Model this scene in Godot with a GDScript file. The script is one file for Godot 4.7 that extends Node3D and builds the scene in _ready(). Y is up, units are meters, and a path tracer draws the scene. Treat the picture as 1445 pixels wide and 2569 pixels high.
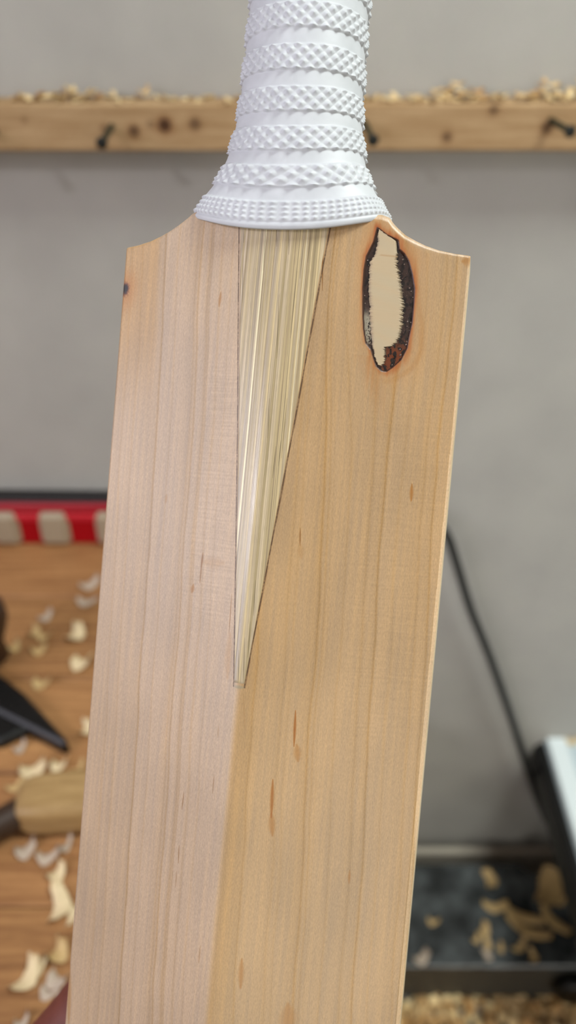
extends Node3D
# A cricket bat held up over a woodworking bench. Units are metres, y is up, the wall behind is z = -0.8.

const EYE := Vector3(0, 1.283, 0)
const FOCAL := 2016.26        # pixels of the 1445 x 2569 photograph
const HALF := 0.054           # half the width of the blade
const BENCH := 0.690
const WALL := -0.8
const PLATE := 0.062
const FLOOR := -0.055

var cam_basis := Basis(Vector3.RIGHT, deg_to_rad(-35.0))
var bat_xf: Transform3D
var rng := RandomNumberGenerator.new()
var taken := {}
var M := {}
var no_uv: Callable

# ------------------------------------------------------------------ naming
func numbered(called: String) -> String:
	if not taken.has(called):
		taken[called] = 0
		return called
	taken[called] += 1
	return "%s_%03d" % [called, taken[called]]

func tag(o: Node, label: String, category: String, group := "") -> void:
	o.set_meta("label", label)
	o.set_meta("category", category)
	if group != "":
		o.set_meta("group", group)

func thing(called: String, label: String, category: String, at := Vector3.ZERO, group := "") -> Node3D:
	var o := Node3D.new()
	o.name = numbered(called)
	add_child(o)
	o.position = at
	tag(o, label, category, group)
	return o

func part(called: String, mesh: Mesh, m: Material, parent: Node, at := Vector3.ZERO) -> MeshInstance3D:
	var o := MeshInstance3D.new()
	o.name = numbered(called) if parent == self else called
	o.mesh = mesh
	o.material_override = m
	o.position = at
	parent.add_child(o, true)
	return o

func struct(called: String, mesh: Mesh, m: Material, at := Vector3.ZERO, parent: Node = self) -> MeshInstance3D:
	var o := part(called, mesh, m, parent, at)
	if parent == self:
		o.set_meta("kind", "structure")
	return o

# ------------------------------------------------------------------ the photograph's rays, used to survey the place
func ray(px: float, py: float) -> Vector3:
	return cam_basis * Vector3((px - 722.5) / FOCAL, -(py - 1284.5) / FOCAL, -1.0)

func at_y(px: float, py: float, y: float) -> Vector3:
	var d := ray(px, py)
	return EYE + d * ((y - EYE.y) / d.y)

func at_z(px: float, py: float, z: float) -> Vector3:
	var d := ray(px, py)
	return EYE + d * ((z - EYE.z) / d.z)

func on_local(px: float, py: float, z: float) -> Vector3:
	var inv := bat_xf.affine_inverse()
	var o := inv * EYE
	var d := inv.basis * ray(px, py)
	return o + d * ((z - o.z) / d.z)

func on_bat(px: float, py: float) -> Vector2:
	var z := 0.01
	var p := Vector3.ZERO
	for k in 6:
		p = on_local(px, py, z)
		z = blade_z(p.x, p.y)
	return Vector2(p.x, p.y)

func trail(list: Array) -> PackedVector2Array:
	var r := PackedVector2Array()
	for q in list:
		r.append(on_bat(q[0], q[1]))
	return r

# ------------------------------------------------------------------ meshes
func surface_of(verts: PackedVector3Array, normals: PackedVector3Array, uvs: PackedVector2Array, cols: PackedColorArray, index: PackedInt32Array) -> ArrayMesh:
	var a := []
	a.resize(Mesh.ARRAY_MAX)
	a[Mesh.ARRAY_VERTEX] = verts
	a[Mesh.ARRAY_NORMAL] = normals
	a[Mesh.ARRAY_INDEX] = index
	if uvs.size() > 0:
		a[Mesh.ARRAY_TEX_UV] = uvs
		var tan := PackedFloat32Array()
		for n in normals:
			var t := Vector3.UP.cross(n)
			t = Vector3.RIGHT if t.length_squared() < 1e-6 else t.normalized()
			tan.append_array([t.x, t.y, t.z, 1.0])
		a[Mesh.ARRAY_TANGENT] = tan
	if cols.size() > 0:
		a[Mesh.ARRAY_COLOR] = cols
	var m := ArrayMesh.new()
	m.add_surface_from_arrays(Mesh.PRIMITIVE_TRIANGLES, a)
	return m

# a sheet of nu x nv points, u to the right and v up as seen from its front
func sheet(verts: PackedVector3Array, nu: int, nv: int, uvs := PackedVector2Array(), cols := PackedColorArray(), closed := false) -> ArrayMesh:
	var normals := PackedVector3Array()
	normals.resize(nu * nv)
	for j in nv:
		var j0: int = maxi(j - 1, 0) * nu
		var j1: int = mini(j + 1, nv - 1) * nu
		for i in nu:
			var i0: int = i - 1
			var i1: int = i + 1
			if closed:
				if i0 < 0: i0 = nu - 2
				if i1 > nu - 1: i1 = 1
			else:
				i0 = maxi(i0, 0)
				i1 = mini(i1, nu - 1)
			var n: Vector3 = (verts[j * nu + i1] - verts[j * nu + i0]).cross(verts[j1 + i] - verts[j0 + i])
			normals[j * nu + i] = n.normalized() if n.length_squared() > 1e-24 else Vector3.UP
	var index := PackedInt32Array()
	index.resize((nu - 1) * (nv - 1) * 6)
	var k := 0
	for j in nv - 1:
		for i in nu - 1:
			var a := j * nu + i
			index[k] = a; index[k + 1] = a + nu; index[k + 2] = a + nu + 1
			index[k + 3] = a; index[k + 4] = a + nu + 1; index[k + 5] = a + 1
			k += 6
	return surface_of(verts, normals, uvs, cols, index)

func tri(st: SurfaceTool, a: Vector3, b: Vector3, c: Vector3, n: Vector3, ua := Vector2.ZERO, ub := Vector2.ZERO, uc := Vector2.ZERO) -> void:
	var list := [[a, ua], [b, ub], [c, uc]] if (b - a).cross(c - a).dot(n) < 0.0 else [[a, ua], [c, uc], [b, ub]]
	for q in list:
		st.set_normal(n)
		st.set_uv(q[1])
		st.add_vertex(q[0])

func quad(st: SurfaceTool, a: Vector3, b: Vector3, c: Vector3, d: Vector3, out: Vector3, uv: Callable) -> void:
	var n := (b - a).cross(c - a)
	if n.length_squared() < 1e-22:
		n = (c - a).cross(d - a)
	n = n.normalized()
	if n.dot(out) < 0.0:
		n = -n
	tri(st, a, b, c, n, uv.call(a), uv.call(b), uv.call(c))
	tri(st, a, c, d, n, uv.call(a), uv.call(c), uv.call(d))

func begin() -> SurfaceTool:
	var st := SurfaceTool.new()
	st.begin(Mesh.PRIMITIVE_TRIANGLES)
	return st

# a box centred on c with chamfered edges
func add_box(st: SurfaceTool, s: Vector3, r: float, c := Vector3.ZERO, turn := Basis.IDENTITY, uv: Callable = no_uv) -> void:
	var h := s * 0.5
	var q := h - Vector3(r, r, r)
	if not uv.is_valid():
		uv = func(p: Vector3) -> Vector2: return Vector2(p.x - c.x, p.z - c.z) if absf(p.y - c.y) > h.y * 0.98 else Vector2(p.x - c.x + p.z - c.z, p.y - c.y)
	var f := func(x: float, y: float, z: float) -> Vector3: return c + turn * Vector3(x, y, z)
	for ax in 3:
		for sg in [-1.0, 1.0]:
			var n := Vector3.ZERO
			n[ax] = sg
			var b := (ax + 1) % 3
			var d := (ax + 2) % 3
			var pts := []
			for e in [[-1, -1], [1, -1], [1, 1], [-1, 1]]:
				var p := Vector3.ZERO
				p[ax] = sg * h[ax]
				p[b] = e[0] * q[b]
				p[d] = e[1] * q[d]
				pts.append(f.call(p.x, p.y, p.z))
			quad(st, pts[0], pts[1], pts[2], pts[3], turn * n, uv)
			for sg2 in [-1.0, 1.0]:
				var e0 := Vector3.ZERO; var e1 := Vector3.ZERO; var e2 := Vector3.ZERO; var e3 := Vector3.ZERO
				e0[ax] = sg * h[ax]; e0[b] = sg2 * q[b]; e0[d] = -q[d]
				e1 = e0; e1[d] = q[d]
				e2[ax] = sg * q[ax]; e2[b] = sg2 * h[b]; e2[d] = q[d]
				e3 = e2; e3[d] = -q[d]
				var o := Vector3.ZERO
				o[ax] = sg; o[b] = sg2
				if r > 0.0:
					quad(st, f.call(e0.x, e0.y, e0.z), f.call(e1.x, e1.y, e1.z), f.call(e2.x, e2.y, e2.z), f.call(e3.x, e3.y, e3.z), turn * o, uv)
	if r > 0.0:
		for sx in [-1.0, 1.0]:
			for sy in [-1.0, 1.0]:
				for sz in [-1.0, 1.0]:
					var a: Vector3 = f.call(sx * h.x, sy * q.y, sz * q.z)
					var b: Vector3 = f.call(sx * q.x, sy * h.y, sz * q.z)
					var d: Vector3 = f.call(sx * q.x, sy * q.y, sz * h.z)
					tri(st, a, b, d, turn * Vector3(sx, sy, sz).normalized(), uv.call(a), uv.call(b), uv.call(d))

func box(s: Vector3, r := 0.002, turn := Basis.IDENTITY, uv: Callable = no_uv) -> ArrayMesh:
	var st := begin()
	add_box(st, s, r, Vector3.ZERO, turn, uv)
	return st.commit()

# an upright prism over a convex outline (x, z), from y0 to y1, its upper edge chamfered by r
func prism(poly: Array, y0: float, y1: float, r := 0.0) -> ArrayMesh:
	var st := begin()
	var n := poly.size()
	var mid := Vector2.ZERO
	for p in poly: mid += p / n
	var ins := []
	for i in n:
		var e1: Vector2 = (poly[i] - poly[(i + n - 1) % n]).normalized()
		var e2: Vector2 = (poly[(i + 1) % n] - poly[i]).normalized()
		var n1 := Vector2(-e1.y, e1.x)
		var n2 := Vector2(-e2.y, e2.x)
		if n1.dot(mid - poly[i]) < 0: n1 = -n1
		if n2.dot(mid - poly[i]) < 0: n2 = -n2
		var m := (n1 + n2).normalized()
		ins.append(poly[i] + m * r / maxf(m.dot(n1), 0.3))
	var uv := func(p: Vector3) -> Vector2: return Vector2(p.x, p.z)
	for i in n:
		var j := (i + 1) % n
		var a: Vector2 = poly[i]; var b: Vector2 = poly[j]; var c: Vector2 = ins[j]; var d: Vector2 = ins[i]
		var o := Vector3((a.x + b.x) / 2 - mid.x, 0, (a.y + b.y) / 2 - mid.y)
		quad(st, Vector3(a.x, y0, a.y), Vector3(b.x, y0, b.y), Vector3(b.x, y1 - r, b.y), Vector3(a.x, y1 - r, a.y), o, uv)
		if r > 0.0:
			quad(st, Vector3(a.x, y1 - r, a.y), Vector3(b.x, y1 - r, b.y), Vector3(c.x, y1, c.y), Vector3(d.x, y1, d.y), o.normalized() + Vector3.UP, uv)
		tri(st, Vector3(mid.x, y1, mid.y), Vector3(d.x, y1, d.y), Vector3(c.x, y1, c.y), Vector3.UP, mid, d, c)
		tri(st, Vector3(mid.x, y0, mid.y), Vector3(a.x, y0, a.y), Vector3(b.x, y0, b.y), Vector3.DOWN, mid, a, b)
	return st.commit()

# a body of revolution about y: profile of (radius, height) from the bottom up
func lathe(profile: Array, n := 40) -> ArrayMesh:
	var v := PackedVector3Array()
	for q in profile:
		for i in n + 1:
			var a := TAU * i / n
			v.append(Vector3(q[0] * sin(a), q[1], q[0] * cos(a)))
	return sheet(v, n + 1, profile.size(), PackedVector2Array(), PackedColorArray(), true)

func tube(points: Array, radii: Array, n := 14) -> ArrayMesh:
	var v := PackedVector3Array()
	var side := Vector3.ZERO
	var count := points.size()
	for k in count:
		var t: Vector3 = (points[mini(k + 1, count - 1)] - points[maxi(k - 1, 0)]).normalized()
		if side == Vector3.ZERO:
			side = t.cross(Vector3.FORWARD if absf(t.z) < 0.9 else Vector3.UP).normalized()
		side = (side - t * side.dot(t)).normalized()
		var up := side.cross(t)
		var rr: float = radii[k] if radii.size() > 1 else radii[0]
		for i in n + 1:
			var a := TAU * i / n
			v.append(points[k] + (side * cos(a) - up * sin(a)) * rr)
	return sheet(v, n + 1, count, PackedVector2Array(), PackedColorArray(), true)

func smooth_line(pts: Array, per := 8) -> Array:
	var r := []
	var n := pts.size()
	for k in n - 1:
		for i in per:
			r.append(pts[k].cubic_interpolate(pts[k + 1], pts[maxi(k - 1, 0)], pts[mini(k + 2, n - 1)], float(i) / per))
	r.append(pts[n - 1])
	return r

# ------------------------------------------------------------------ materials and textures
func mat(c: Color, rough := 0.6, metal := 0.0, spec := 0.5) -> StandardMaterial3D:
	var m := StandardMaterial3D.new()
	m.albedo_color = c
	m.roughness = rough
	m.metallic = metal
	m.metallic_specular = spec
	return m

func noise_image(w: int, h: int, freq: float, sd: int, octaves := 3, to_w := 0, to_h := 0) -> Image:
	var f := FastNoiseLite.new()
	f.noise_type = FastNoiseLite.TYPE_SIMPLEX_SMOOTH
	f.seed = sd
	f.frequency = freq
	f.fractal_octaves = octaves
	var im := f.get_image(w, h, false, false, true)
	if to_w > 0:
		im.resize(to_w, to_h, Image.INTERPOLATE_CUBIC)
	return im

func noise_tex(w: int, freq: float, sd: int, c0: Color, c1: Color, octaves := 4) -> ImageTexture:
	var b := noise_image(w, w, freq, sd, octaves).get_data()
	var d := PackedByteArray()
	d.resize(w * w * 3)
	for k in w * w:
		var c := c0.lerp(c1, b[k] / 255.0)
		d[k * 3] = int(c.r * 255); d[k * 3 + 1] = int(c.g * 255); d[k * 3 + 2] = int(c.b * 255)
	return ImageTexture.create_from_image(Image.create_from_data(w, w, false, Image.FORMAT_RGB8, d))

# wood running along u: long streaks between two tones; knots are [u, v, radius u, radius v, darkness]
func wood_tex(w: int, h: int, sd: int, c0: Color, c1: Color, knots := [], rows := 24) -> ImageTexture:
	var a := noise_image(maxi(w / 16, 8), h, 0.12, sd, 4, w, h).get_data()
	var b := noise_image(maxi(w / 6, 8), h, 0.45, sd + 7, 2, w, h).get_data()
	var d := PackedByteArray()
	d.resize(w * h * 3)
	for j in h:
		for i in w:
			var k := j * w + i
			var t: float = a[k] / 255.0 * 0.7 + b[k] / 255.0 * 0.3
			var c := c0.lerp(c1, clampf((t - 0.25) * 1.9, 0, 1))
			for q in knots:
				var e := Vector2((float(i) / w - q[0]) / q[2], (float(j) / h - q[1]) / q[3]).length()
				if e < 2.0:
					c = c.lerp(Color(0.14, 0.09, 0.06), q[4] * (1.0 - smoothstep(0.5, 1.15, e)))
					c = c.lerp(Color(0.42, 0.27, 0.15), 0.45 * q[4] * (1.0 - smoothstep(0.9, 2.0, e)))
			d[k * 3] = int(c.r * 255); d[k * 3 + 1] = int(c.g * 255); d[k * 3 + 2] = int(c.b * 255)
	return ImageTexture.create_from_image(Image.create_from_data(w, h, false, Image.FORMAT_RGB8, d))

func textured(t: Texture2D, rough := 0.6, spec := 0.5) -> StandardMaterial3D:
	var m := mat(Color.WHITE, rough, 0.0, spec)
	m.albedo_texture = t
	return m

# ------------------------------------------------------------------ the shape of the bat, in its own axes: x across, y up the handle, z out of its back
func ridge(v: float) -> float:
	return 0.0119 + 0.0427 * clampf(-v, 0.0, 0.6)

func blade_z(x: float, v: float) -> float:
	var r := lerpf(0.012, 0.0015, smoothstep(0.0, 0.06, -v))
	var t := (sqrt(x * x + r * r) - r) / (sqrt(HALF * HALF + r * r) - r)
	return ridge(v) * (1.0 - minf(t, 1.2))

func shoulder(x: float) -> float:
	var a := absf(x) * 1000.0
	var xs := [28.0, 30.0, 31.3, 32.6, 35.0, 38.0, 41.0, 44.7, 49.4, 54.0]
	var ys := [9.8, 9.3, 8.3, 7.4, 5.9, 4.3, 3.0, 1.7, 0.7, 0.15]
	if x > 0:
		ys = [9.8, 9.2, 7.6, 6.4, 4.5, 3.1, 1.9, 0.9, 0.3, 0.15]
	if a <= xs[0]:
		return 0.0098
	for k in 9:
		if a <= xs[k + 1]:
			return lerpf(ys[k], ys[k + 1], (a - xs[k]) / (xs[k + 1] - xs[k])) * 0.001
	return 0.00015

func splice_half(v: float) -> float:
	return lerpf(0.0015, 0.0134, clampf((v + splice_end) / (splice_end + 0.002), 0.0, 1.2))

var splice_end := 0.131
var pocket := PackedVector2Array()
var pocket_box := Rect2()

func outline_distance(p: Vector2, poly: PackedVector2Array) -> float:
	var best := 1e9
	var inside := false
	var n := poly.size()
	for i in n:
		var a := poly[i]
		var b := poly[(i + 1) % n]
		var ab := b - a
		var t := clampf((p - a).dot(ab) / ab.length_squared(), 0.0, 1.0)
		best = minf(best, (p - a - ab * t).length_squared())
		if (a.y > p.y) != (b.y > p.y) and p.x < (b.x - a.x) * (p.y - a.y) / (b.y - a.y) + a.x:
			inside = not inside
	return -sqrt(best) if inside else sqrt(best)

func _ready() -> void:
	rng.seed = 11
	# ---- camera, looking down over the bat at the wall and the benches
	var cam := Camera3D.new()
	cam.name = "camera"
	cam.transform = Transform3D(cam_basis, EYE)
	cam.keep_aspect = Camera3D.KEEP_HEIGHT
	cam.fov = 65.0
	cam.near = 0.05
	cam.far = 30.0
	var lens := CameraAttributesPhysical.new()
	lens.frustum_focal_length = 12.0 / tan(deg_to_rad(32.5))
	lens.exposure_aperture = 4.8
	lens.frustum_focus_distance = 0.237
	lens.frustum_near = 0.05
	lens.frustum_far = 30.0
	cam.attributes = lens
	add_child(cam)
	cam.current = true
	# ---- light: an overcast sky outside, a frosted window, an added fill window, two ceiling lamps
	var env := Environment.new()
	env.background_mode = Environment.BG_SKY
	var sky := Sky.new()
	var psm := ProceduralSkyMaterial.new()
	psm.sky_top_color = Color(0.62, 0.7, 0.8)
	psm.sky_horizon_color = Color(0.8, 0.82, 0.84)
	psm.ground_horizon_color = Color(0.6, 0.6, 0.58)
	psm.ground_bottom_color = Color(0.4, 0.4, 0.38)
	sky.sky_material = psm
	env.sky = sky
	env.tonemap_mode = Environment.TONE_MAPPER_LINEAR
	env.tonemap_exposure = 0.95
	env.sdfgi_enabled = true
	env.ssao_enabled = true
	env.ssil_enabled = true
	var we := WorldEnvironment.new()
	we.name = "environment"
	we.environment = env
	add_child(we)
	build_lights()

	bat_xf = Transform3D(cam_basis, EYE) * Transform3D(Basis(Vector3.RIGHT, 0.03141) * Basis(Vector3.BACK, -0.08582) * Basis(Vector3.UP, -0.21614), Vector3(0.00065, 0.07961, -0.24574))
	build_room()
	build_bat()
	build_person()
	build_batten()
	build_bench()
	build_machine()
	build_shavings()

func lamp_panel(called: String, label: String, at: Vector3, size: Vector2, turn: float, energy: float, c: Color) -> void:
	var t := thing(called, label, "lamp", at)
	t.rotation.y = turn
	var housing := begin()
	add_box(housing, Vector3(size.x + 0.04, 0.05, size.y + 0.05), 0.006)
	part("housing", housing.commit(), mat(Color(0.8, 0.8, 0.8), 0.5), t, Vector3(0, 0.03, 0))
	var g := mat(Color(0.9, 0.9, 0.9), 0.5)
	g.emission_enabled = true
	g.emission = c
	g.emission_energy_multiplier = 2.0
	part("diffuser", box(Vector3(size.x, 0.012, size.y), 0.003), g, t)
	var l := AreaLight3D.new()
	l.name = "light"
	l.area_size = size
	l.light_energy = energy
	l.light_color = c
	l.shadow_enabled = true
	l.area_range = 12.0
	l.rotation.x = -PI / 2
	l.position.y = -0.012
	t.add_child(l)

func window(called: String, at: Vector3, size: Vector2, turn: float, energy: float, c: Color) -> void:
	# at is the middle of the inner face of the pane; its front looks along local +z
	var f := begin()
	for s in [-1.0, 1.0]:
		add_box(f, Vector3(0.06, size.y + 0.12, 0.08), 0.004, Vector3(s * (size.x / 2 + 0.03), 0, -0.02))
		add_box(f, Vector3(size.x, 0.06, 0.08), 0.004, Vector3(0, s * (size.y / 2 + 0.03), -0.02))
	var o := struct(called, f.commit(), mat(Color(0.85, 0.85, 0.83), 0.5), at)
	o.rotation.y = turn
	var g := mat(Color(0.85, 0.87, 0.9), 0.4)
	g.emission_enabled = true
	g.emission = c
	g.emission_energy_multiplier = 1.5
	part("pane", box(Vector3(size.x, size.y, 0.006), 0.001), g, o)
	var l := AreaLight3D.new()
	l.name = "daylight"
	l.area_size = size
	l.light_energy = energy
	l.light_color = c
	l.shadow_enabled = true
	l.area_range = 12.0
	l.rotation.y = PI
	l.position.z = 0.012
	o.add_child(l)

func build_lights() -> void:
	lamp_panel("ceiling_lamp", "white ceiling lamp panel at the left, behind the camera", Vector3(-1.6, 2.34, 1.08), Vector2(0.2, 0.2), 0.0, 3.0, Color(0.97, 0.96, 0.99))
	lamp_panel("ceiling_lamp", "white ceiling lamp panel at the right, close to the wall", Vector3(0.82, 2.42, -0.22), Vector2(0.5, 0.5), 0.0, 3.1, Color(0.97, 1.0, 0.98))
	window("window_2", Vector3(0.95, 1.25, 2.57), Vector2(1.3, 1.3), PI, 1.9, Color(1.0, 0.99, 0.95))  # added behind the camera to brighten the shaded lower right
	window("window_1", Vector3(-1.87, 1.72, 0.45), Vector2(1.3, 0.8), PI / 2, 1.5, Color(0.95, 0.93, 1.0))

func build_room() -> void:
	var wall := textured(noise_tex(256, 0.02, 3, Color(0.618, 0.607, 0.585), Color(0.658, 0.647, 0.62)), 0.75, 0.35)
	wall.uv1_triplanar = true
	wall.uv1_scale = Vector3(1.5, 1.5, 1.5)
	var conc := textured(noise_tex(256, 0.03, 5, Color(0.55, 0.53, 0.5), Color(0.63, 0.61, 0.57)), 0.8, 0.3)
	conc.uv1_triplanar = true
	var white := mat(Color(0.78, 0.77, 0.75), 0.8)
	struct("wall_back", box(Vector3(4.2, 2.7, 0.12), 0.0), wall, Vector3(0, 1.25, WALL - 0.06))
	struct("wall_right", box(Vector3(0.12, 2.7, 3.5), 0.0), wall, Vector3(1.93, 1.25, 0.9))
	# the front and left walls are pierced by the windows, the front one added for fill light
	var fw := begin()
	add_box(fw, Vector3(4.2, 0.63, 0.12), 0.0, Vector3(0, -1.005, 0))
	add_box(fw, Vector3(4.2, 0.63, 0.12), 0.0, Vector3(0, 0.975, 0))
	add_box(fw, Vector3(2.34, 1.35, 0.12), 0.0, Vector3(-0.93, -0.015, 0))
	add_box(fw, Vector3(0.44, 1.35, 0.12), 0.0, Vector3(1.88, -0.015, 0))
	struct("wall_front", fw.commit(), wall, Vector3(0, 1.265, 2.66))
	var st := begin()
	add_box(st, Vector3(0.12, 1.26, 3.5), 0.0, Vector3(0, -0.67, 0))
	add_box(st, Vector3(0.12, 0.42, 3.5), 0.0, Vector3(0, 1.09, 0))
	add_box(st, Vector3(0.12, 0.92, 0.54), 0.0, Vector3(0, 0.42, -1.43))
	add_box(st, Vector3(0.12, 0.92, 1.43), 0.0, Vector3(0, 0.42, 0.95))
	struct("wall_left", st.commit(), wall, Vector3(-1.93, 1.3, 0.9))
	struct("floor", box(Vector3(4.2, 0.12, 3.7), 0.0), conc, Vector3(0, FLOOR - 0.06, 0.9))
	struct("baseboard_back", box(Vector3(4.0, 0.024 - FLOOR, 0.014), 0.003), mat(Color(0.74, 0.70, 0.64), 0.5), Vector3(0, (FLOOR + 0.024) / 2, WALL + 0.007))
	struct("ceiling", box(Vector3(4.2, 0.12, 3.7), 0.0), white, Vector3(0, 2.56, 0.9))

# ------------------------------------------------------------------ the bat
func build_bat() -> void:
	splice_end = -on_bat(600, 1720).y
	pocket = trail([[947, 572], [938, 607], [920, 643], [914, 677], [911, 723], [911, 784], [913, 826], [918.5, 860], [932, 878], [938, 899], [944.5, 918], [957, 930], [969, 931], [984, 921], [1005, 902], [1020.5, 872], [1025, 844], [1033, 808], [1037, 759], [1039, 723], [1033, 686], [1025, 656], [1014, 637], [1001, 625], [998, 603], [970, 590]])
	pocket_box = Rect2(pocket[0], Vector2.ZERO)
	for p in pocket:
		pocket_box = pocket_box.expand(p)
	var bat := thing("cricket_bat", "unvarnished pale wooden cricket bat with a white rubber grip, held before the wall", "cricket bat")
	bat.transform = bat_xf
	build_blade(bat)
	build_splice(bat)
	build_plug(bat)
	build_grip(bat)

func build_blade(bat: Node3D) -> void:
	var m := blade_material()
	# back of the bat: columns across, each from below the frame up to the shoulder line
	var xs := PackedFloat32Array()
	var e := 0.0
	for k in 7:
		xs.append(-HALF + 0.0009 * (1.0 - cos(PI / 2 * k / 6.0)))
	var x := -HALF + 0.0012
	while x < HALF - 0.001:
		xs.append(x)
		x += 0.0004
	for k in 7:
		xs.append(HALF - 0.0009 * (1.0 - cos(PI / 2 * (6 - k) / 6.0)))
	var nu := xs.size()
	var ss := PackedFloat32Array()      # distance below the top edge
	for k in 8:
		ss.append(0.0022 * (1.0 - cos(PI / 2 * k / 7.0)))
	while ss[ss.size() - 1] < 0.262:
		ss.append(ss[ss.size() - 1] + (0.0004 if ss[ss.size() - 1] < 0.07 else 0.0012))
	for q in [0.3, 0.36, 0.44, 0.5, 0.53, 0.545]:
		ss.append(q)
	ss.reverse()
	var nv := ss.size()
	var v := PackedVector3Array()
	var uv := PackedVector2Array()
	v.resize(nu * nv)
	uv.resize(nu * nv)
	var grown := pocket_box.grow(0.001)
	for i in nu:
		x = xs[i]
		var top := shoulder(x)
		for j in nv:
			var y := top - ss[j] * (1.0 if ss[j] > 0.05 else 1.0)
			var z := blade_z(x, y)
			# rounded arris
			var b := 0.0009
			var d := HALF - absf(x)
			var ch := lerpf(0.0005, 0.0011, smoothstep(0.0, 0.16, -y))
			if x > 0.0 and d < ch:
				z -= 0.9 * (ch - d)
			elif d < b:
				z -= b - sqrt(maxf(0.0, b * b - (b - d) * (b - d)))
			b = lerpf(0.0009, 0.0024, smoothstep(0.05, 0.026, absf(x))) if x > 0 else 0.0007
			if absf(x) > 0.026 and ss[j] < b:
				z -= b - sqrt(maxf(0.0, b * b - (b - ss[j]) * (b - ss[j])))
			if grown.has_point(Vector2(x, y)):
				var o := outline_distance(Vector2(x, y), pocket)
				z -= 0.0011 * smoothstep(0.0001, -0.0004, o)
			v[j * nu + i] = Vector3(x, y, z)
			uv[j * nu + i] = Vector2((x + 0.056) / 0.112, 1.0 - (y + 0.272) / 0.286)
	var front := sheet(v, nu, nv, uv)
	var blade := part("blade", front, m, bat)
	# edges, shoulders and the flat striking face behind, one closed skin
	var ring := []
	for j in nv: ring.append(v[j * nu])
	for i in nu: ring.append(v[(nv - 1) * nu + i])
	for j in nv: ring.append(v[(nv - 1 - j) * nu + nu - 1])
	for i in nu: ring.append(v[nu - 1 - i])
	var n := ring.size()
	var sv := PackedVector3Array()
	var suv := PackedVector2Array()
	var mid := Vector3(0, -0.27, 0)
	for k in 6:
		for i in n + 1:
			var p: Vector3 = ring[n - 1 - i % n]
			var back := -0.024 + 0.004 * smoothstep(-0.03, 0.01, p.y) - 0.003 * (1.0 - pow(p.x / HALF, 2))
			if k <= 2:
				p.z = lerpf(p.z, back + 0.004, k / 2.0)
			elif k <= 4:
				p.z = back + (0.0015 if k == 3 else 0.0)
				p.x *= 0.985 if k == 3 else 0.95
				p.y = lerpf(p.y, mid.y, 0.002 if k == 3 else 0.006)
			else:
				p = Vector3(0, clampf(p.y, -0.53, 0.0), back - 0.003)
			sv.append(p)
			suv.append(Vector2((p.x * 0.97 + 0.056) / 0.112, 1.0 - (p.y + 0.272) / 0.286))
	part("blade_edge", sheet(sv, n + 1, 6, suv, PackedColorArray(), true), M.edge_wood, blade)

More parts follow.
